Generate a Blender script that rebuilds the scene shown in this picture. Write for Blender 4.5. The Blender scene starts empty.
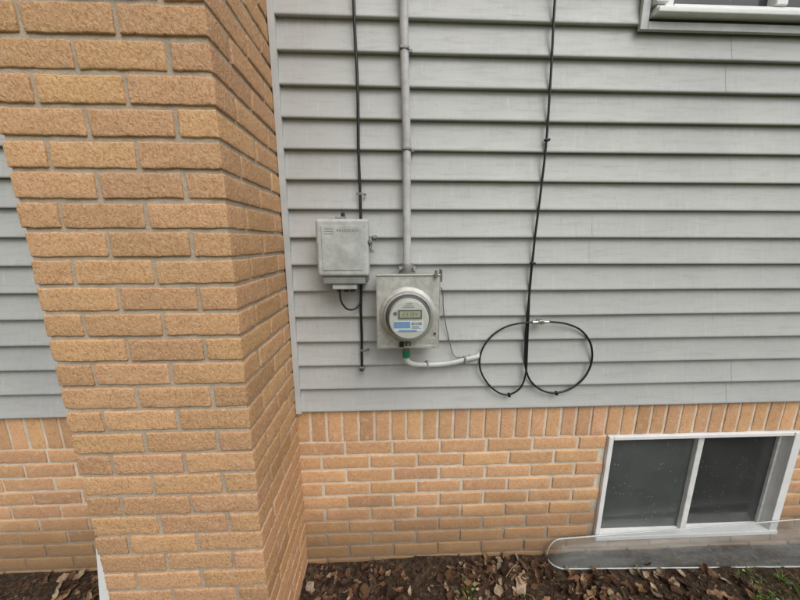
import bpy, math, random
from mathutils import Vector, noise, Matrix
random.seed(7)
R=random.random
def U(a,b): return random.uniform(a,b)
def S(r,g,b):
    f=lambda c:(c/255/12.92) if c/255<=0.04045 else ((c/255+0.055)/1.055)**2.4
    return (f(r),f(g),f(b),1.0)
scn=bpy.context.scene
COL=scn.collection

# ---------------------------------------------------------------- helpers
def empty(name,loc=(0,0,0)):
    o=bpy.data.objects.new(name,None); o.location=loc; o.empty_display_size=0.1
    COL.objects.link(o); return o
def mesh(name,V,F,mat=None,parent=None,smooth=False,cols=None):
    me=bpy.data.meshes.new(name); me.from_pydata([tuple(v) for v in V],[],F); me.update()
    if smooth: me.polygons.foreach_set('use_smooth',[True]*len(me.polygons))
    if cols is not None:
        at=me.color_attributes.new('bcol','FLOAT_COLOR','POINT')
        flat=[]
        for c in cols: flat.extend((c[0],c[1],c[2],1.0))
        at.data.foreach_set('color',flat)
    o=bpy.data.objects.new(name,me); COL.objects.link(o)
    if mat: me.materials.append(mat)
    if parent: o.parent=parent
    return o
def box(name,x0,x1,y0,y1,z0,z1,mat,parent=None,bev=0.0,seg=2):
    V=[(x0,y0,z0),(x1,y0,z0),(x1,y1,z0),(x0,y1,z0),(x0,y0,z1),(x1,y0,z1),(x1,y1,z1),(x0,y1,z1)]
    F=[(0,3,2,1),(4,5,6,7),(0,1,5,4),(1,2,6,5),(2,3,7,6),(3,0,4,7)]
    o=mesh(name,V,F,mat,parent)
    if bev>0:
        m=o.modifiers.new('b','BEVEL'); m.width=bev; m.segments=seg; m.limit_method='ANGLE'
        o.data.polygons.foreach_set('use_smooth',[True]*6)
        w=o.modifiers.new('wn','WEIGHTED_NORMAL'); w.keep_sharp=True
    return o
def lathe(name,prof,center,axis,mat,parent=None,n=48,smooth=True,cap=True):
    ax=Vector(axis).normalized()
    up=Vector((0,0,1)) if abs(ax.z)<0.9 else Vector((1,0,0))
    u=ax.cross(up).normalized(); w=ax.cross(u).normalized()
    V=[];F=[];c=Vector(center)
    for (r,t) in prof:
        for i in range(n):
            a=2*math.pi*i/n
            V.append(c+ax*t+u*(r*math.cos(a))+w*(r*math.sin(a)))
    for j in range(len(prof)-1):
        for i in range(n):
            k=(i+1)%n
            F.append((j*n+i,j*n+k,(j+1)*n+k,(j+1)*n+i))
    if cap:
        F.append(tuple(range(n-1,-1,-1))); F.append(tuple((len(prof)-1)*n+i for i in range(n)))
    o=mesh(name,V,F,mat,parent,smooth=smooth)
    m=o.modifiers.new('es','EDGE_SPLIT'); m.split_angle=math.radians(35)
    return o
def catmull(P,sub=8):
    P=[Vector(p) for p in P]; out=[]
    n=len(P)
    for i in range(n-1):
        p0=P[max(i-1,0)];p1=P[i];p2=P[i+1];p3=P[min(i+2,n-1)]
        for s in range(sub):
            t=s/sub
            out.append(0.5*((2*p1)+(p2-p0)*t+(2*p0-5*p1+4*p2-p3)*t*t+(3*p1-p0-3*p2+p3)*t**3))
    out.append(P[-1]); return out
def tube(name,P,r,mat,parent=None,sub=8,n=12,flat=1.0):
    C=catmull(P,sub); V=[];F=[]
    nrm=None
    for i,c in enumerate(C):
        t=(C[min(i+1,len(C)-1)]-C[max(i-1,0)]).normalized()
        if nrm is None:
            nrm=t.cross(Vector((0,1,0)))
            if nrm.length<1e-3: nrm=t.cross(Vector((1,0,0)))
        nrm=(nrm-t*nrm.dot(t)).normalized(); b=t.cross(nrm)
        for k in range(n):
            a=2*math.pi*k/n
            V.append(c+nrm*(r*math.cos(a))+b*(r*flat*math.sin(a)))
    for i in range(len(C)-1):
        for k in range(n):
            q=(k+1)%n
            F.append((i*n+k,i*n+q,(i+1)*n+q,(i+1)*n+k))
    F.append(tuple(range(n-1,-1,-1))); F.append(tuple((len(C)-1)*n+i for i in range(n)))
    return mesh(name,V,F,mat,parent,smooth=True)

# ---------------------------------------------------------------- materials
class NT:
    def __init__(s,name):
        s.m=bpy.data.materials.new(name); s.m.use_nodes=True
        s.t=s.m.node_tree; s.t.nodes.clear()
        s.out=s.t.nodes.new('ShaderNodeOutputMaterial')
        s.b=s.t.nodes.new('ShaderNodeBsdfPrincipled')
        s.t.links.new(s.b.outputs[0],s.out.inputs[0])
        s.tc=s.t.nodes.new('ShaderNodeTexCoord')
        s.co=s.tc.outputs['Object']
    def L(s,a,b): s.t.links.new(a,b)
    def N(s,k,**kw):
        n=s.t.nodes.new(k)
        for a,v in kw.items(): setattr(n,a,v)
        return n
    def map(s,scale,loc=(0,0,0)):
        n=s.N('ShaderNodeMapping'); n.inputs['Scale'].default_value=scale; n.inputs['Location'].default_value=loc
        s.L(s.co,n.inputs[0]); return n.outputs[0]
    def noise(s,scale,detail=2,rough=0.55,dist=0,co=None):
        n=s.N('ShaderNodeTexNoise'); n.inputs['Scale'].default_value=scale; n.inputs['Detail'].default_value=detail
        n.inputs['Roughness'].default_value=rough; n.inputs['Distortion'].default_value=dist
        s.L(co if co else s.co,n.inputs['Vector']); return n.outputs['Fac']
    def ramp(s,f,stops,interp='LINEAR'):
        n=s.N('ShaderNodeValToRGB'); cr=n.color_ramp; cr.interpolation=interp
        while len(cr.elements)<len(stops): cr.elements.new(0.5)
        for e,(p,c) in zip(cr.elements,stops):
            e.position=p; e.color=c if isinstance(c,(tuple,list)) else (c,c,c,1)
        s.L(f,n.inputs[0]); return n.outputs['Color']
    def mix(s,f,a,b,mode='MIX'):
        n=s.N('ShaderNodeMix',data_type='RGBA',blend_type=mode)
        n.clamp_factor=True
        for sock,v in ((n.inputs[0],f),(n.inputs[6],a),(n.inputs[7],b)):
            if hasattr(v,'is_output') : s.L(v,sock)
            else: sock.default_value=v
        return n.outputs[2]
    def math(s,op,a,b=0.5):
        n=s.N('ShaderNodeMath',operation=op)
        for sock,v in ((n.inputs[0],a),(n.inputs[1],b)):
            if hasattr(v,'is_output'): s.L(v,sock)
            else: sock.default_value=v
        return n.outputs[0]
    def bump(s,h,strength,dist,prev=None):
        n=s.N('ShaderNodeBump'); n.inputs['Strength'].default_value=strength; n.inputs['Distance'].default_value=dist
        s.L(h,n.inputs['Height'])
        if prev: s.L(prev,n.inputs['Normal'])
        return n.outputs[0]
    def fin(s,col=None,rough=None,nrm=None,metal=None,spec=None):
        for k,v in (('Base Color',col),('Roughness',rough),('Normal',nrm),('Metallic',metal),('Specular IOR Level',spec)):
            if v is None: continue
            if hasattr(v,'is_output'): s.L(v,s.b.inputs[k])
            else: s.b.inputs[k].default_value=v
        return s.m
def dim(c,k): return tuple(x*k for x in c[:3])+(1,)

def m_brick(name,rug):
    n=NT(name)
    at=n.N('ShaderNodeAttribute',attribute_name='bcol'); c=at.outputs['Color']
    if rug:
        co=n.map((1,1,0.75))
        h1=n.noise(150,3,0.62,0.8,co)
        sm=n.noise(34,3,0.7)
        pit=n.ramp(h1,[(0.34,0.0),(0.50,1.0)])
        c=n.mix(pit,n.mix(1.0,c,(0.75,0.71,0.67,1),'MULTIPLY'),c)
        hi=n.ramp(h1,[(0.52,0.0),(0.72,0.42)])
        c=n.mix(hi,c,S(222,192,156))
        c=n.mix(n.ramp(sm,[(0.60,0.0),(0.74,0.40)]),c,S(204,190,170))
        c=n.mix(n.ramp(sm,[(0.27,0.34),(0.40,0.0)]),c,S(132,98,74))
        return n.fin(c,0.9,n.bump(h1,1.0,0.0034),spec=0.2)
    h1=n.noise(120,3,0.65,0.3); st=n.noise(40,3,0.7)
    c=n.mix(n.ramp(h1,[(0.35,0.5),(0.48,0.0)]),c,n.mix(1.0,c,(0.64,0.59,0.54,1),'MULTIPLY'))
    c=n.mix(n.ramp(st,[(0.55,0.0),(0.72,0.45)]),c,S(218,194,162))
    c=n.mix(n.ramp(st,[(0.27,0.35),(0.42,0.0)]),c,S(140,104,78))
    c=dirt(n,c,S(116,94,66),0.72)
    return n.fin(c,0.9,n.bump(n.math('ADD',h1,st),0.8,0.0018),spec=0.2)
def dirt(n,c,dcol,k):
    # soil splashed on the lowest courses
    sp=n.N('ShaderNodeSeparateXYZ'); n.L(n.co,sp.inputs[0])
    zz=n.math('ADD',sp.outputs['Z'],n.math('MULTIPLY',n.noise(3.0,4,0.7,0,n.map((1,1,1.6))),0.24))
    return n.mix(n.ramp(zz,[(0.16,k),(0.33,k*0.6),(0.42,k*0.14),(0.5,0.0)]),c,dcol)
def m_mortar(name,base,dirty=False):
    n=NT(name); h=n.noise(190,3,0.7); b=n.noise(16,3)
    c=n.mix(n.ramp(b,[(0.3,0.0),(0.7,1.0)]),base,dim(base,0.76))
    c=n.mix(n.ramp(h,[(0.3,0.5),(0.5,0.0)]),c,dim(base,0.5))
    if dirty: c=dirt(n,c,S(100,82,58),0.78)
    return n.fin(c,0.95,n.bump(n.math('ADD',h,b),0.8,0.003),spec=0.15)
def m_siding():
    n=NT('vinyl_siding_mat')
    a=n.noise(1.6,3,0.6); st=n.noise(9,3,0.7,0.3,n.map((0.9,1,7)))
    c=n.mix(n.ramp(a,[(0.3,0.0),(0.7,1.0)]),S(166,166,165),S(182,182,179))
    c=n.mix(n.ramp(st,[(0.5,0.0),(0.75,0.45)]),c,S(150,149,143))
    rn=n.noise(10,3,0.75,0.2,n.map((7,1,0.9)))
    c=n.mix(n.ramp(rn,[(0.56,0.0),(0.78,0.45)]),c,S(198,198,195))
    c=n.mix(n.ramp(rn,[(0.22,0.40),(0.40,0.0)]),c,S(134,132,120))
    sp=n.noise(150,2,0.7); c=n.mix(n.ramp(sp,[(0.68,0.0),(0.74,0.55)]),c,S(110,108,98))
    gr=n.noise(14,3,0.6,0.6,n.map((2.2,2,34)))
    return n.fin(c,n.ramp(st,[(0.3,0.42),(0.7,0.6)]),n.bump(n.math('ADD',gr,n.math('MULTIPLY',a,4.0)),0.4,0.0008),spec=0.4)
def m_plain(name,base,rough=0.5,metal=0.0,var=0.15,vs=20,bumpd=0.0004,bs=90,spec=0.5,dark=None):
    n=NT(name); a=n.noise(vs,3,0.7)
    d=dark if dark else dim(base,1-var*2)
    c=n.mix(n.ramp(a,[(0.38,0.0),(0.68,1.0)]),base,d)
    r=n.ramp(a,[(0.3,max(rough-0.1,0.02)),(0.7,min(rough+0.1,1))])
    return n.fin(c,r,n.bump(n.noise(bs,2,0.6),0.5,bumpd),metal,spec)
def m_galv():
    n=NT('galvanized_steel_mat')
    v=n.N('ShaderNodeTexVoronoi'); v.inputs['Scale'].default_value=75; n.L(n.co,v.inputs['Vector'])
    bw=n.N('ShaderNodeRGBToBW'); n.L(v.outputs['Color'],bw.inputs[0])
    c=n.ramp(bw.outputs[0],[(0.2,S(174,173,168)),(0.8,S(190,188,182))])
    st=n.noise(14,3,0.7,0.4,n.map((1.5,1,0.35))); c=n.mix(n.ramp(st,[(0.50,0.0),(0.74,0.5)]),c,S(142,138,128))
    return n.fin(c,n.ramp(bw.outputs[0],[(0.0,0.42),(1.0,0.58)]),n.bump(st,0.4,0.0008),0.35,0.5)
def m_attr(name,rough=0.8):
    n=NT(name); at=n.N('ShaderNodeAttribute',attribute_name='bcol')
    c=n.mix(n.ramp(n.noise(90,2),[(0.35,0.0),(0.65,1.0)]),at.outputs['Color'],n.mix(1.0,at.outputs['Color'],(0.6,0.58,0.55,1),'MULTIPLY'))
    return n.fin(c,rough,None,spec=0.2)
def m_glass_dark(name,base,drops):
    n=NT(name)
    a=n.noise(3.5,3,0.6); c=n.mix(n.ramp(a,[(0.3,0.0),(0.7,1.0)]),base,dim(base,0.6))
    v=n.N('ShaderNodeTexVoronoi'); v.inputs['Scale'].default_value=52; n.L(n.co,v.inputs['Vector'])
    d=n.ramp(v.outputs['Distance'],[(0.12,1.0),(0.20,0.0)])
    keep=n.ramp(n.noise(9,2),[(0.46,0.0),(0.56,1.0)])
    c=n.mix(n.math('MULTIPLY',n.math('MULTIPLY',d,keep),drops),c,S(176,178,176))
    return n.fin(c,n.ramp(n.noise(7,2),[(0.3,0.08),(0.7,0.25)]),None,spec=0.6)
def m_clear(name,tint,fac,rough):
    n=NT(name)
    tr=n.N('ShaderNodeBsdfTransparent'); tr.inputs[0].default_value=(0.95,0.96,0.96,1)
    mx=n.N('ShaderNodeMixShader')
    n.b.inputs['Base Color'].default_value=tint; n.b.inputs['Roughness'].default_value=rough
    if isinstance(fac,tuple):
        f=n.ramp(n.noise(6,4,0.7,0.5,n.map((0.6,1,2))),[(0.3,fac[0]),(0.7,fac[1])]); n.L(f,mx.inputs[0])
    else: mx.inputs[0].default_value=fac
    n.L(tr.outputs[0],mx.inputs[1]); n.L(n.b.outputs[0],mx.inputs[2]); n.L(mx.outputs[0],n.out.inputs[0])
    return n.m

M_chim=m_brick('rug_face_brick_mat',True)
M_fbr=m_brick('foundation_brick_mat',False)
M_mortc=m_mortar('chimney_mortar_mat',S(188,173,154))
M_mortf=m_mortar('foundation_mortar_mat',S(224,210,190),True)
M_sid=m_siding()
M_jch=m_plain('trim_channel_mat',S(190,191,190),0.5,0,0.08,12)
M_white=m_plain('white_vinyl_mat',S(230,230,228),0.4,0,0.06,9)
M_dirtyw=m_plain('weathered_white_mat',S(222,222,218),0.5,0,0.1,30)
M_blk=m_plain('black_cable_mat',S(24,24,26),0.45,0,0.1,40,spec=0.5)
M_nid=m_plain('grey_plastic_mat',S(160,162,160),0.55,0,0.10,22,dark=S(186,187,183))
M_nid2=m_plain('grey_plastic_dark_mat',S(136,138,136),0.6,0,0.12,26)
M_cond=m_plain('grey_cable_jacket_mat',S(180,181,180),0.5,0,0.10,26)
M_cw=m_plain('pale_cable_mat',S(202,203,200),0.5,0,0.08,30)
M_galv=m_galv()
M_steel=m_plain('ring_steel_mat',S(196,194,188),0.35,0.7,0.1,30)
M_dsteel=m_plain('dull_zinc_mat',S(132,132,128),0.5,0.5,0.15,60)
M_face=m_plain('meter_face_mat',S(188,188,176),0.5,0,0.04,30)
M_lcd=m_plain('lcd_mat',S(152,156,108),0.25,0,0.05,60)
M_dark=m_plain('dark_plastic_mat',S(38,40,42),0.4,0,0.1,40)
M_blue=m_plain('blue_label_mat',S(88,134,182),0.45,0,0.05,60)
M_paper=m_plain('label_paper_mat',S(206,214,218),0.5,0,0.03,60)
M_green=m_plain('green_tape_mat',S(28,120,80),0.4,0,0.1,60)
M_rust=m_plain('rusty_screw_mat',S(112,86,66),0.7,0.5,0.2,80)
M_glass=m_clear('meter_glass_mat',(0.75,0.78,0.78,1),0.13,0.05)
M_cover=m_clear('well_cover_plastic_mat',S(176,180,178),(0.12,0.40),0.12)
M_paneL=m_glass_dark('screened_pane_mat',S(86,90,88),0.35)
M_paneR=m_glass_dark('window_pane_mat',S(60,62,62),0.15)
M_shingle=m_plain('roof_shingle_mat',S(80,78,76),0.9,0,0.2,8,0.003,60)

# ---------------------------------------------------------------- bricks
class Acc:
    def __init__(s): s.V=[];s.F=[];s.C=[]
def brick(A,x0,x1,y0,y1,z0,z1,col,r=0.004,amp=0.001,cell=0.012,freq=60,faces='flrtu',tilt=0.0,cy=None):
    lo=Vector((x0,y0,z0));hi=Vector((x1,y1,z1))
    nx=max(2,round((x1-x0)/cell));ny=max(2,round((y1-y0)/(cy or cell)));nz=max(2,round((z1-z0)/cell))
    rr=min(r,(x1-x0)*.4,(z1-z0)*.4)
    il=lo+Vector((rr,rr,rr)); ih=hi-Vector((rr,rr,rr)); cx=(lo+hi)/2
    e0=rr*1.05
    def sp(n,L):   # sample positions: extra ring close to each edge so corners round properly
        return [0.0,min(0.3,e0*0.45/L)]+[e0/L+(1-2*e0/L)*i/n for i in range(n+1)]+[1-min(0.3,e0*0.45/L),1.0]
    sx,sy,sz=sp(nx,x1-x0),sp(ny,y1-y0),sp(nz,z1-z0)
    def P(u,v,w):
        p=Vector((x0+(x1-x0)*u,y0+(y1-y0)*v,z0+(z1-z0)*w))
        q=Vector((min(max(p.x,il.x),ih.x),min(max(p.y,il.y),ih.y),min(max(p.z,il.z),ih.z)))
        e=p-q
        if e.length>1e-7: p=q+e.normalized()*rr
        p=p+noise.noise_vector(p*freq)*amp+noise.noise_vector(p*freq*0.35)*amp*0.8
        p.z+=tilt*(p.x-cx.x)
        return p
    def grid(fn,sa,sb,flip):
        b=len(A.V); na=len(sa)-1; nb=len(sb)-1
        for t in sb:
            for s in sa:
                A.V.append(fn(s,t)); A.C.append(col)
        for j in range(nb):
            for i in range(na):
                q=(b+j*(na+1)+i,b+j*(na+1)+i+1,b+(j+1)*(na+1)+i+1,b+(j+1)*(na+1)+i)
                A.F.append(q[::-1] if flip else q)
    if 'f' in faces: grid(lambda a,c:P(a,0,c),sx,sz,False)
    if 'b' in faces: grid(lambda a,c:P(a,1,c),sx,sz,True)
    if 'l' in faces: grid(lambda a,c:P(0,a,c),sy,sz,True)
    if 'r' in faces: grid(lambda a,c:P(1,a,c),sy,sz,False)
    if 't' in faces: grid(lambda a,c:P(a,c,1),sx,sy,False)
    if 'u' in faces: grid(lambda a,c:P(a,c,0),sx,sy,True)
def bcol(base,v=0.07):
    k=1+random.gauss(0,v); h=random.gauss(0,0.016)
    return (base[0]*k*(1+h*0.5),base[1]*k*(1+h),base[2]*k*(1-h*1.2))

# chimney --------------------------------------------------------
chim=empty('brick_chimney')
CX0,CX1,CY0,CY1=-0.852,-0.380,-0.380,0.02
PX=(CX1-CX0+0.010)/2.5; G=0.0105; PH=0.0663; PD=(CY1-CY0+0.01)/2.0
A=Acc()
cb=S(198,156,117)
z=-0.043; row=0
while z<5.3:
    cell=0.014 if z<2.6 else 0.05
    z1=z+PH-G
    def bk(a,b,c,d,faces='flrtu'):
        j=lambda s:U(-s,s)
        brick(A,a+j(.0014),b+j(.0014),c+j(.0014),d,z+j(.001),z1+j(.001),bcol(cb),0.0035,0.0018,cell,75,faces,U(-.007,.007))
    h=PX*0.5-G
    if row%2==0:
        bk(CX0,CX0+PX-G,CY0,CY0+0.09)
        bk(CX0+PX,CX0+2*PX-G,CY0,CY0+0.09)
        bk(CX1-h,CX1,CY0,CY0+PD-G)
        bk(CX1-h,CX1,CY0+PD,CY1)
        bk(CX0,CX0+h,CY0+0.10,CY0+0.19,'ltu'); bk(CX0,CX0+h,CY0+0.20,CY1,'ltu')
    else:
        bk(CX0,CX0+h,CY0,CY0+PD-G)
        bk(CX0+h+G,CX0+h+G+PX-G,CY0,CY0+0.09)
        bk(CX1-(PX-G),CX1,CY0,CY0+PD*0.5-G)
        bk(CX1-h,CX1,CY0+PD*0.5,CY0+PD*1.5-G)
        bk(CX1-h,CX1,CY0+PD*1.5,CY1)
        bk(CX0,CX0+h,CY0+PD,CY1,'ltu')
    z+=PH; row+=1
mesh('brickwork',A.V,A.F,M_chim,chim,smooth=True,cols=A.C)
box('mortar_core',CX0+.0045,CX1-.0045,CY0+.0050,CY1-0.002,-0.1,5.28,M_mortc,chim)
box('cap',CX0-.04,CX1+.04,CY0-.04,CY1+.3,5.33,5.41,M_mortc,chim,0.01)

# foundation wall ---------------------------------------------------
fnd=empty('brick_foundation_wall')
FY=0.012; WX0,WX1,WZ0,WZ1=0.955,1.845,0.08,0.617
A=Acc(); fb=S(203,159,120)
FH=0.0668; FP=0.2032; G2=0.0115
zt=0.612
for k in range(11):
    z1=zt-k*FH; z0=z1-(FH-G2)
    off=(0.5 if k%2 else 0.0)*FP+0.02
    i=-24
    while True:
        x0=off+i*FP; x1=x0+FP-G2; i+=1
        if x0>4.6: break
        if x1<-4.6: continue
        if x0>CX0+.02 and x1<CX1-.02: continue
        segs=[(x0,x1)]
        if z1>WZ0+0.01:
            if not (x1<=WX0-0.004 or x0>=WX1+0.004):
                segs=[]
                if x0<WX0-0.03: segs.append((x0,WX0-0.004))
                if x1>WX1+0.03: segs.append((WX1+0.004,x1))
        for a,b in segs:
            near=-1.8<a<2.6
            brick(A,a+U(-.002,.002),b+U(-.002,.002),FY+U(-.002,.001),FY+0.03,z0+U(-.0014,.0014),z1+U(-.0014,.0014),bcol(fb,0.075),0.0032,0.0014,0.022 if near else 0.07,60,'flrtu',U(-.009,.009))
x=-4.6
while x<4.6:
    brick(A,x+U(-.001,.001),x+0.0668-G2+U(-.001,.001),FY+U(-.0015,.001),FY+0.03,0.621+U(-.002,.001),0.80,bcol(fb,0.075),0.003,0.0013,0.022 if -1.8<x<2.6 else 0.07,60,'flrtu')
    x+=0.0668
mesh('brickwork',A.V,A.F,M_fbr,fnd,smooth=True,cols=A.C)
MY=FY+0.0035
box('mortar_bed_a',-4.6,WX0-0.001,MY,0.2,-0.3,0.80,M_mortf,fnd)
box('mortar_bed_b',WX1+0.001,4.6,MY,0.2,-0.3,0.80,M_mortf,fnd)
box('mortar_bed_c',WX0-0.001,WX1+0.001,MY,0.2,-0.3,WZ0-0.001,M_mortf,fnd)
box('mortar_bed_d',WX0-0.001,WX1+0.001,MY,0.2,WZ1+0.002,0.80,M_mortf,fnd)

# siding wall ------------------------------------------------------------
sid=empty('vinyl_siding_wall')
LH=0.0995; ZB=0.767
HX0,HX1,HZ0,HZ1=0.868,2.25,2.172,3.35
V=[];F=[]
def lap(x0,x1,zb,lift):
    prof=[(0.0125,LH+0.004),(0.0118,LH-0.002),(0.0090,LH*0.80),(0.0040,LH*0.45),(-0.0020,0.018),(-0.0040,0.011),(-0.0050,0.007),(-0.0052,0.0035),(-0.0042,0.0010),(-0.0022,0.0),(0.0040,0.0012),(0.0128,0.0030)]
    n=max(2,int((x1-x0)/0.06)); b=len(V); m=len(prof)
    for i in range(n+1):
        x=x0+(x1-x0)*i/n
        for (y,dz) in prof:
            w=noise.noise(Vector((x*1.7,zb*9,3)))*0.0022+noise.noise(Vector((x*6,zb*9,8)))*0.0006
            t=1-dz/LH
            sag=noise.noise(Vector((x*0.9,zb*5,1)))*0.0022
            V.append((x,y-lift+w*t,zb+dz+sag))
    for i in range(n):
        for j in range(m-1):
            a=b+i*m+j; F.append((a,a+1,a+m+1,a+m))
def cutlist(p):
    rr=random.Random(p*13+5); cuts=[]; c=-4.6+rr.uniform(0.8,3.4)
    while c<4.2: cuts.append(c); c+=rr.uniform(3.2,3.8)
    return cuts
def panel(x0,x1,zb,cuts):
    cs=[c for c in cuts if x0+0.25<c<x1-0.25]
    xs=[x0]+cs+[x1]
    for i in range(len(xs)-1):
        lift=0.0007*(i%2)
        lap(xs[i]-(0.02 if (i and i%2) else 0),xs[i+1]+(0.02 if (i<len(xs)-2 and i%2) else 0),zb,lift)
nl=40
for p in range(nl//2):
    cuts=cutlist(p)
    for r in range(2):
        z0=ZB+(p*2+r)*LH
        panel(-4.6,-0.80,z0,cuts)
        if z0+LH>HZ0+0.03 and z0<HZ1-0.02:
            panel(-0.372,HX0+0.002,z0,[]); panel(HX1-0.002,4.6,z0,cuts)
        else: panel(-0.372,4.6,z0,cuts)
o=mesh('siding_panels',V,F,M_sid,sid,smooth=True)
m=o.modifiers.new('es','EDGE_SPLIT'); m.split_angle=math.radians(50)
ZT=ZB+nl*LH
box('sheathing_a',-4.6,HX0,0.0155,0.2,0.801,ZT,M_nid2,sid)
box('sheathing_b',HX1,4.6,0.0155,0.2,0.801,ZT,M_nid2,sid)
box('sheathing_c',HX0,HX1,0.0155,0.2,0.801,HZ0,M_nid2,sid)
box('sheathing_d',HX0,HX1,0.0155,0.2,HZ1,ZT,M_nid2,sid)
box('j_channel_face',-0.3785,-0.3570,-0.0105,-0.0085,ZB-0.004,ZT,M_jch,sid,0.0008)
box('j_channel_side',-0.3590,-0.3570,-0.0084,0.012,ZB-0.004,ZT,M_jch,sid)
box('j_channel_back',-0.3785,-0.3765,-0.0084,0.012,ZB-0.004,ZT,M_jch,sid)
box('j_channel_face_left',-0.873,-0.853,-0.0105,-0.0085,ZB-0.004,ZT,M_jch,sid,0.0008)
box('corner_post',4.59,4.68,-0.014,0.25,ZB-0.004,ZT,M_white,sid,0.003)
box('corner_post_left',-4.68,-4.59,-0.014,0.25,ZB-0.004,ZT,M_white,sid,0.003)
box('window_channel_l',HX0-0.028,HX0-0.001,-0.013,0.0,HZ0-0.030,HZ1+0.02,M_jch,sid,0.002)
box('window_channel_b',HX0-0.0005,HX1+0.02,-0.013,0.0,HZ0-0.030,HZ0-0.006,M_jch,sid,0.002)
box('window_channel_gap',HX0-0.0005,HX1,-0.008,0.01,HZ0-0.0055,HZ0+0.004,M_dark,sid)

roof=empty('house_roof')
Vr=[(-5.0,-0.35,ZT),(5.0,-0.35,ZT),(5.0,6.35,ZT),(-5.0,6.35,ZT),(-5.0,3.0,ZT+1.6),(5.0,3.0,ZT+1.6)]
mesh('shingles',Vr,[(0,1,5,4),(2,3,4,5),(0,4,3),(1,2,5),(0,3,2,1)],M_shingle,roof)
box('fascia',-5.0,5.0,-0.372,-0.352,ZT-0.08,ZT+0.06,M_white,roof)
box('house_side_walls',-4.6,4.6,0.201,6.0,-0.2,ZT-0.01,M_nid,None)

# upper window -----------------------------------------------------------
uw=empty('white_window')
box('sill',HX0+0.006,HX1+0.01,-0.040,0.03,HZ0+0.004,HZ0+0.022,M_white,uw,0.004)
box('frame_bottom',HX0+0.012,HX1-0.01,-0.022,0.05,HZ0+0.023,HZ0+0.036,M_white,uw,0.003)
box('frame_left',HX0+0.002,HX0+0.045,-0.030,0.05,HZ0+0.038,HZ1-0.002,M_white,uw,0.004)
box('frame_right',HX1-0.045,HX1-0.002,-0.030,0.05,HZ0+0.038,HZ1-0.002,M_white,uw,0.004)
box('frame_top',HX0+0.047,HX1-0.047,-0.030,0.05,HZ1-0.05,HZ1-0.004,M_white,uw,0.004)
cxm=(HX0+HX1)/2
box('sash_left',HX0+0.047,HX0+0.082,-0.005,0.04,HZ0+0.038,HZ1-0.052,M_white,uw,0.003)
box('sash_bottom',HX0+0.084,HX1-0.05,-0.005,0.04,HZ0+0.038,HZ0+0.052,M_white,uw,0.003)
box('meeting_stile',cxm-0.26,cxm-0.22,-0.010,0.04,HZ0+0.054,HZ1-0.052,M_white,uw,0.003)
box('glass',HX0+0.084,HX1-0.05,0.02,0.024,HZ0+0.054,HZ1-0.052,M_paneR,uw)

# basement window ----------------------------------------------------------
bw=empty('basement_window')
box('frame_left',WX0+0.001,WX0+0.022,0.000,0.07,WZ0+0.02,WZ1-0.001,M_white,bw,0.002)
box('frame_top',WX0+0.023,WX1-0.04,0.000,0.07,WZ1-0.018,WZ1-0.001,M_white,bw,0.002)
box('frame_bottom',WX0+0.001,WX1-0.001,-0.008,0.07,WZ0,WZ0+0.019,M_white,bw,0.002)
box('frame_right',WX1-0.039,WX1-0.001,-0.003,0.07,WZ0+0.02,WZ1-0.001,M_white,bw,0.002)
box('sash_stile_center',1.385,1.412,0.018,0.05,WZ0+0.02,WZ1-0.019,M_dirtyw,bw,0.002)
box('sash_stile_center_b',1.4125,1.427,0.030,0.05,WZ0+0.02,WZ1-0.019,M_nid,bw,0.002)
box('sash_stile_left',WX0+0.023,WX0+0.034,0.024,0.05,WZ0+0.02,WZ1-0.019,M_nid,bw,0.001)
box('sash_rail_top_l',WX0+0.035,1.384,0.024,0.05,WZ1-0.030,WZ1-0.019,M_nid,bw,0.001)
box('sash_rail_top_r',1.428,WX1-0.056,0.034,0.05,WZ1-0.030,WZ1-0.019,M_nid2,bw,0.001)
box('sash_stile_right',WX1-0.055,WX1-0.040,0.034,0.06,WZ0+0.02,WZ1-0.019,M_dirtyw,bw,0.001)
box('pane_screen',WX0+0.035,1.384,0.036,0.040,WZ0+0.02,WZ1-0.031,M_paneL,bw)
box('pane_clear',1.428,WX1-0.056,0.044,0.048,WZ0+0.02,WZ1-0.031,M_paneR,bw)

# well cover: moulded clear bubble, top flange against the wall ---------------
wc=empty('window_well_cover')
V=[];F=[];nx=120;nt=18
X0,X1=0.728,2.35
top=[];bot=[]
for i in range(nx+1):
    q=i/nx; q=0.5-0.5*math.cos(math.pi*q) ; x=X0+(X1-X0)*q
    e=min(1,(x-X0)/0.055); s=math.sqrt(max(0,1-(1-e)**2))
    e2=min(1,(X1-x)/0.055); s*=math.sqrt(max(0,1-(1-e2)**2))
    zt_=(0.098+(x-X0)*0.052)*(0.12+0.88*s); off=(0.052+(x-X0)*0.030)*(0.2+0.8*s)
    for j in range(nt+1):
        a=j/nt*math.pi/2
        wv=noise.noise(Vector((x*5,j*0.4,2)))*0.004
        V.append((x,-0.010-off*math.sin(a)**0.7-wv*math.sin(a),zt_*math.cos(a)**0.7 if j<nt else -0.01))
    top.append((x,-0.009,zt_+0.001)); bot.append((x,-0.012-off,0.006))
for i in range(nx):
    for j in range(nt):
        a=i*(nt+1)+j; F.append((a,a+1,a+nt+2,a+nt+1))
mesh('cover_shell',V,F,M_cover,wc,smooth=True)
M_rim=m_plain('cover_rim_mat',S(188,192,190),0.25,0,0.05,20)
tube('rim',top[::3],0.0028,M_rim,wc,sub=3,n=8)
tube('lower_rim',bot[::3],0.0025,M_rim,wc,sub=3,n=8)

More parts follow.
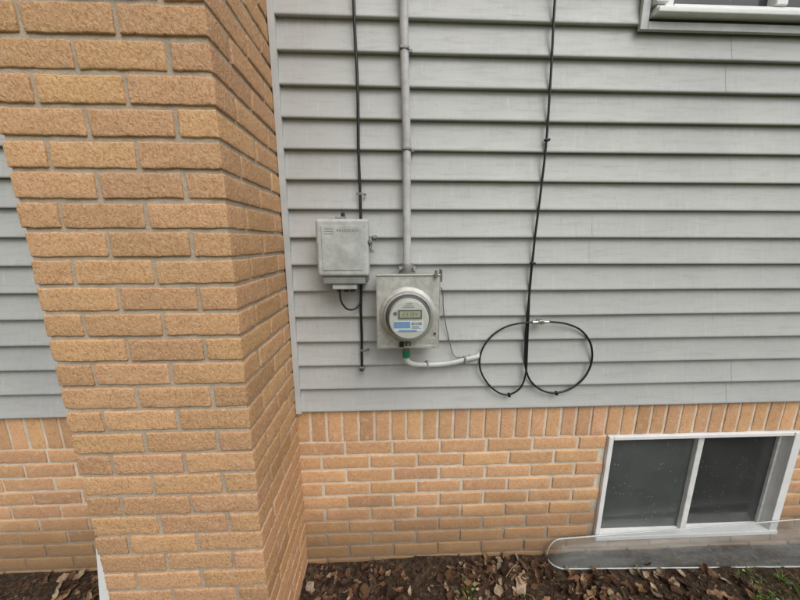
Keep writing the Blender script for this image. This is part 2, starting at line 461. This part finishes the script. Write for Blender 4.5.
# ---------------------------------------------------------------- telephone interface box
nb=empty('telephone_interface_box')
x0,x1,z0,z1=-0.243,-0.066,1.302,1.525
box('back_shell',x0+.006,x1-.006,-0.055,-0.008,z0+0.004,z1-0.004,M_nid2,nb,0.008,3)
box('lid',x0,x1,-0.096,-0.0555,z0+0.030,z1,M_nid,nb,0.011,4)
box('lid_panel',x0+.020,x1-.020,-0.0985,-0.0962,z0+0.052,z1-0.022,M_nid,nb,0.003,2)
box('lower_lip',x0+.014,x1-.014,-0.086,-0.056,z0+0.002,z0+0.029,M_nid2,nb,0.005,3)
box('cable_gland_block',x0+.045,x1-.045,-0.078,-0.03,z0-0.018,z0+0.001,M_nid,nb,0.004,2)
for i in range(3): lathe('gland_%d'%i,[(0.008,0),(0.008,0.010),(0.006,0.012)],(x0+.064+i*.025,-0.05,z0-0.018),(0,0,-1),M_dark,nb,16)
for i in range(3):
    box('vent_rib_%d'%i,x0+.030,x0+.060,-0.0992,-0.0986,z1-.034-i*.008,z1-.032-i*.008,M_nid2,nb)
for i in range(9):
    box('logo_bar_%d'%i,x0+.072+i*.0085,x0+.0770+i*.0085-(i%3)*.001,-0.0992,-0.0986,z1-.042,z1-.034,M_nid2,nb)
box('latch_plate',x1+.0005,x1+.009,-0.085,-0.045,z1-.10,z1-.055,M_nid2,nb,0.002)
lathe('latch_screw',[(0.008,0),(0.008,0.008),(0.005,0.011)],(x1+.004,-0.0855,z1-.075),(0,-1,0),M_dsteel,nb,20)
lathe('latch_knob',[(0.006,0),(0.009,0.004),(0.009,0.014),(0.006,0.017)],(x1+.010,-0.060,z1-.062),(1,0,0),M_dsteel,nb,20)
box('latch_tab',x1+.002,x1+.016,-0.075,-0.055,z1-.112,z1-.101,M_nid2,nb,0.002)
box('top_tab',x0+.060,x0+.094,-0.050,-0.020,z1-.0035,z1+.010,M_nid2,nb,0.002)
lathe('top_gland',[(0.007,0),(0.007,0.012),(0.004,0.016)],(x0+.085,-0.035,z1+.010),(0,0,1),M_dark,nb,16)
box('bottom_screw_tab',-0.165,-0.135,-0.040,-0.030,z0-0.034,z0-0.018,M_dsteel,nb,0.002)

# black drop cable to telephone box
tc=empty('black_telephone_cable')
CY=-0.0125
P=[(-0.104,CY,4.7),(-0.103,CY,3.6),(-0.101,CY,2.9),(-0.105,CY,2.4),(-0.103,CY,2.15),(-0.098,CY,1.95),(-0.100,CY,1.76),(-0.098,CY,1.62),(-0.098,CY,1.53),(-0.100,CY,1.42),(-0.102,CY,1.30),(-0.106,CY,1.2),(-0.105,CY,1.09),(-0.107,CY,1.02),(-0.107,CY,0.965)]
tube('main_run',P,0.0050,M_blk,tc)
tube('drip_loop',[(-0.176,-0.05,1.285),(-0.176,-0.052,1.262),(-0.172,-0.052,1.235),(-0.155,-0.045,1.208),(-0.130,-0.035,1.203),(-0.109,-0.022,1.220),(-0.103,-0.0175,1.255),(-0.101,-0.0165,1.30)],0.0036,M_blk,tc)
box('end_clamp',-0.118,-0.096,-0.026,-0.0055,0.953,0.968,M_dsteel,tc,0.002)
lathe('end_bolt',[(0.006,0),(0.006,0.006),(0.003,0.009)],(-0.107,-0.0265,0.960),(0,-1,0),M_dark,tc,12)
for k,zz in enumerate((1.615,1.035)):
    box('clip_strap_%d'%k,-0.111,-0.087,-0.0205,-0.0175,zz-.004,zz+.004,M_dsteel,tc,0.001)
    box('clip_foot_%d'%k,-0.0865,-0.077,-0.012,-0.004,zz-.004,zz+.004,M_dsteel,tc,0.001)

# ---------------------------------------------------------------- service cable to meter
sc=empty('grey_service_cable')
tube('jacket',[(0.050,-0.021,4.7),(0.052,-0.020,3.4),(0.052,-0.020,2.7),(0.054,-0.020,2.3),(0.056,-0.020,2.1),(0.062,-0.021,1.9),(0.066,-0.021,1.76),(0.066,-0.026,1.6),(0.067,-0.036,1.48),(0.067,-0.044,1.40),(0.067,-0.046,1.36)],0.0140,M_cond,sc,flat=0.75,n=20)
for k,(xx,zz,yy) in enumerate(((0.0565,2.065,-0.020),(0.066,1.762,-0.021),(0.052,2.42,-0.02),(0.052,3.1,-0.02))):
    box('strap_%d'%k,xx-.0158,xx+.0158,yy-.0125,-0.005,zz-.006,zz+.006,M_dsteel,sc,0.003)
    box('strap_foot_%d'%k,xx+.016,xx+.027,-0.011,-0.004,zz-.005,zz+.005,M_dsteel,sc,0.001)

# ---------------------------------------------------------------- electric meter
em=empty('electric_meter')
bx0,bx1,bz0,bz1=-0.041,0.179,1.070,1.340
cx,cz=0.067,1.196
box('enclosure',bx0+.004,bx1-.004,-0.092,-0.010,bz0+.004,bz1-.004,M_galv,em,0.004,2)
box('cover_plate',bx0,bx1,-0.0975,-0.0925,bz0,bz1-.006,M_galv,em,0.002,2)
box('cover_top_lip',bx0-.002,bx1+.002,-0.1015,-0.060,bz1-.0055,bz1-.001,M_galv,em,0.0015,2)
box('cover_edge_l',bx0-.0022,bx0-.0002,-0.098,-0.070,bz0,bz1-.006,M_galv,em,0.0006)
box('cover_edge_r',bx1+.0002,bx1+.0022,-0.098,-0.070,bz0,bz1-.006,M_galv,em,0.0006)
box('cover_bottom_lip',bx0+.01,bx1-.01,-0.101,-0.0978,bz0+.002,bz0+.012,M_galv,em,0.001)
lathe('raised_collar',[(0.100,0.0),(0.099,0.004),(0.092,0.010),(0.086,0.012),(0.086,0.013)],(cx,-0.0975,cz),(0,-1,0),M_galv,em,64)
lathe('seal_ring',[(0.080,0.0),(0.086,0.002),(0.0875,0.006),(0.0875,0.016),(0.085,0.020),(0.079,0.021),(0.077,0.018),(0.077,0.0)],(cx,-0.109,cz),(0,-1,0),M_steel,em,64,cap=False)
lathe('meter_base',[(0.079,0),(0.079,0.012),(0.070,0.014)],(cx,-0.109,cz),(0,-1,0),M_dark,em,64)
lathe('inner_can',[(0.066,0),(0.066,0.050),(0.064,0.052)],(cx,-0.118,cz),(0,-1,0),M_face,em,64)
lathe('glass_dome',[(0.078,0),(0.0765,0.012),(0.0745,0.050),(0.072,0.062),(0.066,0.070),(0.05,0.0745),(0.025,0.0765),(0.002,0.077)],(cx,-0.120,cz),(0,-1,0),M_glass,em,64)
fy=-0.1705
def fbx(nm,a,b,c,d,mat,t=0.0012,base=0.0): box(nm,cx+a,cx+b,fy-base-t,fy-base,cz+c,cz+d,mat,em)
fbx('display_bezel',-.036,.042,.004,.034,M_dark,0.003)
fbx('display_lcd',-.031,.037,.009,.030,M_lcd,0.0006,0.0032)
fbx('nameplate',-.050,.048,-.040,-.004,M_paper,0.001)
fbx('blue_band',-.050,.004,-.028,-.006,M_blue,0.0005,0.0012)
fbx('blue_band_b',-.034,.026,-.040,-.034,M_blue,0.0005,0.0012)
for i in range(16):
    w=U(.0008,.002); fbx('barcode_%d'%i,.008+i*.0022,.008+i*.0022+w*0.7,-.018,-.008,M_dark,0.0004,0.0012)
for i in range(3): fbx('print_line_%d'%i,.008,.030+U(0,.012),-.0225-i*.0034,-.0212-i*.0034,M_dark,0.0004,0.0012)
for i in range(3): fbx('print_top_%d'%i,-.022+i*.006,.018-i*.004,.042+i*.006,.0435+i*.006,M_dark,0.0004,0.0)
lathe('optical_port',[(0.006,0),(0.006,0.002)],(cx-.046,fy,cz+.022),(0,-1,0),M_dark,em,20)
seg={'0':'abcdef','1':'bc','2':'abged','3':'abgcd','4':'fgbc','5':'afgcd','7':'abc','8':'abcdefg'}
def digit(ch,ox,oz,k):
    w,h,t=.007,.013,.0013
    S_={'a':(0,w,h-t,h),'b':(w-t,w,h/2,h),'c':(w-t,w,0,h/2),'d':(0,w,0,t),'e':(0,t,0,h/2),'f':(0,t,h/2,h),'g':(0,w,h/2-t/2,h/2+t/2)}
    for s in seg[ch]:
        a,b,c,d=S_[s]; fbx('digit_%d_%s'%(k,s),ox+a,ox+b,oz+c,oz+d,M_dark,0.0003 if s in 'adg' else 0.0004,0.0038)
for k,ch in enumerate('23784'): digit(ch,-.022+k*.0105,.0130,k)
box('ring_lock',cx-.010,cx+.010,-0.139,-0.112,cz-.104,cz-.0885,M_rust,em,0.003)
lathe('ring_screw',[(0.005,0),(0.005,0.006)],(cx,-0.139,cz-.096),(0,-1,0),M_dsteel,em,16)
box('seal_tag',cx-.030,cx-.014,-0.106,-0.103,cz-.118,cz-.098,M_dark,em,0.001)
box('hasp',bx1-.020,bx1-.010,-0.112,-0.1018,bz1-.012,bz1+.014,M_dsteel,em,0.0015)
box('hasp_tab',bx1+.003,bx1+.008,-0.100,-0.060,bz1-.028,bz1+.014,M_dsteel,em,0.001)
lathe('knockout_r',[(0.012,0),(0.011,0.0015)],(bx1-.022,-0.0976,bz0+.028),(0,-1,0),M_galv,em,24)
lathe('cover_screw',[(0.005,0),(0.0045,0.003)],(bx1-.014,-0.0976,bz0+.055),(0,-1,0),M_rust,em,16)
lathe('hub',[(0.030,0),(0.030,0.008),(0.024,0.009),(0.024,0.030),(0.021,0.036)],(cx,-0.048,bz1-.003),(0,0,1),M_dsteel,em,32)
box('connector_clamp',cx-.032,cx+.032,-0.066,-0.030,bz1+.012,bz1+.024,M_dsteel,em,0.003)
for s in (-1,1): lathe('clamp_screw_%d'%s,[(0.005,0),(0.005,0.006)],(cx+s*.025,-0.066,bz1+.018),(0,-1,0),M_steel,em,14)
lathe('bottom_hub',[(0.016,0),(0.016,0.012),(0.013,0.013),(0.013,0.030)],(cx-.002,-0.055,bz0+.003),(0,0,-1),M_dsteel,em,28)
lathe('green_tape_wrap',[(0.0140,0),(0.0145,0.004),(0.0142,0.020),(0.0135,0.027)],(cx-.002,-0.055,bz0-.0225),(0,0,-1),M_green,em,24)

bc=empty('pale_ground_cable')
tube('jacket',[(0.065,-0.055,1.050),(0.066,-0.054,1.018),(0.074,-0.050,0.998),(0.100,-0.040,0.984),(0.150,-0.025,0.974),(0.205,-0.020,0.973),(0.260,-0.019,0.980),(0.310,-0.019,0.993),(0.348,-0.014,1.000),(0.360,0.004,1.002)],0.0112,M_cw,bc,flat=0.7,n=16)
for k,(xx,zz) in enumerate(((0.150,0.974),(0.300,0.990))):
    box('strap_%d'%k,xx-.004,xx+.004,-0.034,-0.005,zz-.0125,zz+.0125,M_nid2,bc,0.002)
gw=empty('thin_ground_wire')
tube('wire',[(bx1-.004,-0.03,1.285),(0.195,-0.028,1.282),(0.205,-0.018,1.255),(0.210,-0.010,1.20),(0.222,-0.010,1.13),(0.232,-0.010,1.09),(0.244,-0.010,1.04),(0.258,-0.010,1.005),(0.285,-0.010,0.998),(0.315,-0.008,1.000),(0.325,0.004,1.004)],0.0019,M_dsteel,gw)

# ---------------------------------------------------------------- coax
cc=empty('black_coax_cable')
KY=-0.0110
runA=[(0.560,KY,4.7),(0.556,KY,3.6),(0.552,KY,2.9),(0.548,KY,2.5),(0.545,KY,2.23),(0.552,KY,2.03),(0.557,KY,1.80),(0.552,KY,1.62),(0.546,KY,1.49),(0.543,KY,1.37),(0.542,KY,1.27),(0.541,KY,1.18),(0.541,KY,1.09),(0.546,KY,0.99),(0.556,KY,0.935),(0.580,KY,0.888),(0.630,KY,0.848),(0.690,KY,0.836),(0.752,KY,0.856),(0.802,KY,0.905),(0.823,KY,0.975),(0.808,KY,1.050),(0.762,KY,1.105),(0.700,KY-.003,1.132),(0.640,KY-.010,1.142),(0.604,KY-.012,1.144)]
tube('run_right',runA,0.0040,M_blk,cc)
runB=[(0.5425,-0.0065,1.36),(0.543,-0.0075,1.27),(0.5455,-0.010,1.19),(0.549,KY,1.09),(0.553,KY,1.00),(0.552,KY-.006,0.945),(0.545,KY-.008,0.895),(0.528,KY-.004,0.856),(0.492,KY,0.833),(0.448,KY,0.842),(0.402,KY,0.882),(0.370,KY,0.935),(0.362,KY,0.985),(0.372,KY,1.035),(0.405,KY,1.085),(0.455,KY,1.120),(0.510,KY-.008,1.138),(0.566,KY-.014,1.143)]
tube('run_left',runB,0.0036,M_blk,cc)
lathe('fitting_l',[(0.0055,0),(0.0055,0.016),(0.0075,0.0165),(0.0075,0.024)],(0.556,KY-.0135,1.143),(1,0,0),M_steel,cc,14)
lathe('fitting_r',[(0.0055,0),(0.0055,0.016),(0.0075,0.0165),(0.0075,0.024)],(0.622,KY-.0115,1.143),(-1,0,0),M_steel,cc,14)
box('ground_block',0.578,0.600,-0.036,-0.006,1.136,1.152,M_steel,cc,0.002)
lathe('ground_screw',[(0.005,0),(0.005,0.006)],(0.589,-0.036,1.146),(0,-1,0),M_dsteel,cc,14)
for k,(xx,zz) in enumerate(((0.492,0.833),(0.690,0.836),(0.543,1.37),(0.557,1.80))):
    v=k<2
    box('clip_%d'%k,xx-(.005 if v else .007),xx+(.005 if v else .011),-0.0185,-0.004,zz-(.009 if v else .004),zz+(.006 if v else .004),M_blk,cc,0.002)

# ---------------------------------------------------------------- ground
def gz(x,y):
    return noise.noise(Vector((x*2.2,y*2.2,0)))*0.014+noise.noise(Vector((x*11,y*11,4)))*0.008
V=[];F=[]
xs=[-400,-120,-40,-14,-6]+[-3+0.04*i for i in range(176)]+[6,14,40,120,400]
ys=[-400,-120,-40,-14,-6]+[-2.2+0.04*i for i in range(58)]+[2,8,40,120,400]
for y in ys:
    for x in xs:
        n_=-3<=x<=4.1 and -2.2<=y<=0.12
        V.append((x,y,gz(x,y) if n_ else -0.01 if abs(x)<7 and abs(y)<7 else -0.02))
w=len(xs)
for j in range(len(ys)-1):
    for i in range(w-1):
        a=j*w+i; F.append((a,a+1,a+w+1,a+w))
n=NT('soil_and_grass_mat')
c1=n.ramp(n.noise(48,5,0.75),[(0.3,S(36,29,24)),(0.5,S(64,52,42)),(0.7,S(104,88,70))])
c2=n.ramp(n.noise(60,4,0.7),[(0.3,S(48,66,30)),(0.7,S(104,118,62))])
sp=n.N('ShaderNodeSeparateXYZ'); n.L(n.co,sp.inputs[0])
ff=n.math('ADD',n.math('MULTIPLY',sp.outputs['Y'],-1.0),n.math('MULTIPLY',n.noise(2.5,3),0.5))
ff=n.ramp(n.math('MULTIPLY',ff,0.25),[(0.42,0.0),(0.50,1.0)])
M_gr=n.fin(n.mix(ff,c1,c2),0.95,n.bump(n.noise(90,4,0.7),1.0,0.010),spec=0.15)
mesh('ground',V,F,M_gr,None,smooth=True)

# leaf litter
pal=[S(146,114,84),S(120,90,66),S(100,74,56),S(164,138,110),S(84,64,50),S(134,100,78),S(178,158,134),S(70,54,46)]
V=[];F=[];C=[]
def leaf(x,y,z,s,col,lift):
    a=U(0,6.283); L=s; W=s*U(0.35,0.75); n=6
    tilt=Matrix.Rotation(a,3,'Z')@Matrix.Rotation(U(-0.7,0.7),3,'X')@Matrix.Rotation(U(-0.6,0.6),3,'Y')
    curl=U(-0.6,1.8); tw=U(-1,1); b=len(V)
    for i in range(n+1):
        t=i/n; ww=W*max(0.05,math.sin(math.pi*min(1,t*0.9+0.06)))**0.8*(1+U(-.4,.4)); xx=(t-.5)*L
        zz=curl*L*((t-.5)**2)
        for sgn in (-1,0,1):
            p=tilt@Vector((xx,sgn*ww*0.5+tw*.15*L*(t-.5)**2,zz+abs(sgn)*ww*0.22*curl+sgn*tw*.12*xx))
            V.append((x+p.x,y+p.y,z+p.z+lift)); C.append(col)
    for i in range(n):
        for k in range(2):
            q=b+i*3+k; F.append((q,q+1,q+4,q+3))
def chip(x,y,z):
    a=U(0,6.283);L=U(.005,.024);W=U(.003,.009);T=U(.002,.006)
    M=Matrix.Rotation(a,3,'Z')@Matrix.Rotation(U(-.5,.5),3,'Y'); b=len(V)
    c=random.choice(pal[1:6]); k=U(.22,.75); c=(c[0]*k,c[1]*k,c[2]*k)
    for dx,dy,dz in ((-1,-1,-1),(1,-1,-1),(1,1,-1),(-1,1,-1),(-.8,-.7,1),(.9,-.6,1),(.8,.8,1),(-.9,.7,1)):
        p=M@Vector((dx*L/2,dy*W/2,dz*T/2)); V.append((x+p.x,y+p.y,z+p.z+T*.4)); C.append(c)
    for f in ((4,5,6,7),(0,1,5,4),(1,2,6,5),(2,3,7,6),(3,0,4,7)): F.append(tuple(b+i for i in f))
def place():
    while True:
        x=U(-2.6,3.2); y=-abs(random.triangular(0,1.7,0.05)) if R()<.5 else U(-1.7,0.008)
        if CX0-.01<x<CX1+.01 and y>CY0-.01: continue
        if 0.72<x<2.36 and y>-0.09-(x-.72)*.02:
            if R()<.85: continue
        return x,y
for i in range(14000):
    x,y=place(); chip(x,y,gz(x,y)-.001)
for i in range(11000):
    x,y=place()
    dens=noise.noise(Vector((x*3.3,y*3.3,9)))*1.3+0.45*math.exp(-((x-0.45)/0.55)**2)-0.08
    if dens<U(-.35,.4): continue
    c=random.choice(pal); k=U(.45,1.05); s=U(.014,.058)
    leaf(x,min(y,-s*0.4),gz(x,y),s,(c[0]*k,c[1]*k,c[2]*k),U(.002,.018))
for i in range(350):
    x,y=place(); y=min(y,-.06); a=U(0,6.28); L=U(.03,.13); z=gz(x,y)+.010; b=len(V); c=random.choice(pal[1:5]); r=U(.0008,.002)
    for t in (0,0.5,1):
        px=x+math.cos(a)*L*(t-.5); py=min(y+math.sin(a)*L*(t-.5),-.01); pz=z+.010*math.sin(t*3)+U(0,.008)
        V.extend([(px-math.sin(a)*r,py+math.cos(a)*r,pz),(px,py,pz+r*1.6),(px+math.sin(a)*r,py-math.cos(a)*r,pz)]); C.extend([c]*3)
    for q in (b,b+3): F.extend([(q,q+1,q+4,q+3),(q+1,q+2,q+5,q+4)])
mesh('fallen_leaves',V,F,m_attr('dead_leaf_mat'),None,smooth=False,cols=C)

# weeds
V=[];F=[];C=[]
gpal=[S(98,126,54),S(78,106,46),S(120,142,72),S(134,148,92),S(66,90,46)]
def blade(x,y,z):
    h=U(.015,.055);a=U(0,6.283);w=U(.0012,.0026);ln=U(.2,.9)*h;b=len(V);c=random.choice(gpal)
    for i in range(4):
        t=i/3; px=x+math.cos(a)*ln*t*t; py=y+math.sin(a)*ln*t*t; pz=z+h*t*(1-.25*t); ww=w*(1-t*.95)
        V.append((px-math.sin(a)*ww,py+math.cos(a)*ww,pz));V.append((px+math.sin(a)*ww,py-math.cos(a)*ww,pz)); C.extend([c,c])
    for i in range(3): q=b+i*2; F.append((q,q+1,q+3,q+2))
def rleaf(x,y,z,s):
    b=len(V);c=random.choice(gpal);k=U(.7,1.15);c=tuple(v*k for v in c[:3]);n=7
    M=Matrix.Rotation(U(0,6.28),3,'Z')@Matrix.Rotation(U(-.6,.6),3,'X')
    V.append((x,y,z));C.append(c)
    for i in range(n):
        a=6.283*i/n; p=M@Vector((math.cos(a)*s*(1+.15*math.sin(3*a)),math.sin(a)*s*.6,s*.25)); V.append((x+p.x,y+p.y,z+p.z)); C.append(c)
    for i in range(n): F.append((b,b+1+i,b+1+(i+1)%n))
def clump(cx_,cy_,r,nb,nl):
    for i in range(nb):
        a=U(0,6.28);q=r*R(); x=cx_+q*math.cos(a)*1.6;y=min(cy_+q*math.sin(a),-.02); blade(x,y,gz(x,y))
    for i in range(nl):
        a=U(0,6.28);q=r*R(); x=cx_+q*math.cos(a)*1.6;y=min(cy_+q*math.sin(a),-.03); rleaf(x,y,gz(x,y)+U(.006,.024),U(.003,.008))
for i in range(85): clump(1.15+1.35*math.sqrt(R()),U(-.42,-.13),U(.02,.08),18,20)
for i in range(10): clump(U(0.3,1.15),U(-.30,-.14),U(.02,.04),8,8)
for i in range(9): clump(U(-2.0,-1.15),U(-.35,-.06),U(.02,.06),8,10)
for i in range(60): clump(U(-2.6,3.2),U(-1.7,-.6),U(.04,.12),20,14)
mesh('weed_plants',V,F,m_attr('weed_leaf_mat',0.6),None,cols=C)

wb=empty('white_trim_board')
V=[(-0.935,-0.372,0.0),(-0.856,-0.372,0.0),(-0.856,-0.372,0.57),(-0.862,-0.372,0.575),(-0.935,-0.354,0.0),(-0.856,-0.354,0.0),(-0.856,-0.354,0.57),(-0.862,-0.354,0.575)]
mesh('board',V,[(0,1,2,3),(7,6,5,4),(0,3,7,4),(1,5,6,2),(3,2,6,7),(0,4,5,1)],M_white,wb)

# ---------------------------------------------------------------- light
el=math.radians(52); az=math.radians(30)
wd=bpy.data.worlds.new('World'); scn.world=wd; wd.use_nodes=True
t=wd.node_tree; t.nodes.clear()
o=t.nodes.new('ShaderNodeOutputWorld'); b=t.nodes.new('ShaderNodeBackground'); s=t.nodes.new('ShaderNodeTexSky')
s.sky_type='NISHITA'; s.sun_disc=False; s.sun_elevation=el; s.sun_rotation=math.pi-az; s.dust_density=4; s.air_density=1.0
h=t.nodes.new('ShaderNodeHueSaturation'); h.inputs['Saturation'].default_value=0.10
t.links.new(s.outputs[0],h.inputs['Color']); t.links.new(h.outputs[0],b.inputs[0]); b.inputs[1].default_value=0.15
t.links.new(b.outputs[0],o.inputs[0])
sl=bpy.data.lights.new('sun','SUN'); sl.energy=1.25; sl.angle=math.radians(45); sl.color=(1,0.98,0.95)
so=bpy.data.objects.new('sun',sl); COL.objects.link(so)
dv=Vector((math.sin(az)*math.cos(el),-math.cos(az)*math.cos(el),math.sin(el)))
so.rotation_euler=dv.to_track_quat('Z','Y').to_euler(); so.location=dv*20
# ---------------------------------------------------------------- camera
cd=bpy.data.cameras.new('camera'); cd.lens=13.5; cd.sensor_width=36; cd.clip_start=0.02; cd.clip_end=1500
co=bpy.data.objects.new('camera',cd); COL.objects.link(co)
co.location=(0,-1.13,1.45); co.rotation_euler=(math.radians(79),0,math.radians(-2.2))
scn.camera=co
scn.view_settings.view_transform='Standard'
scn.view_settings.look='None'; scn.view_settings.exposure=0
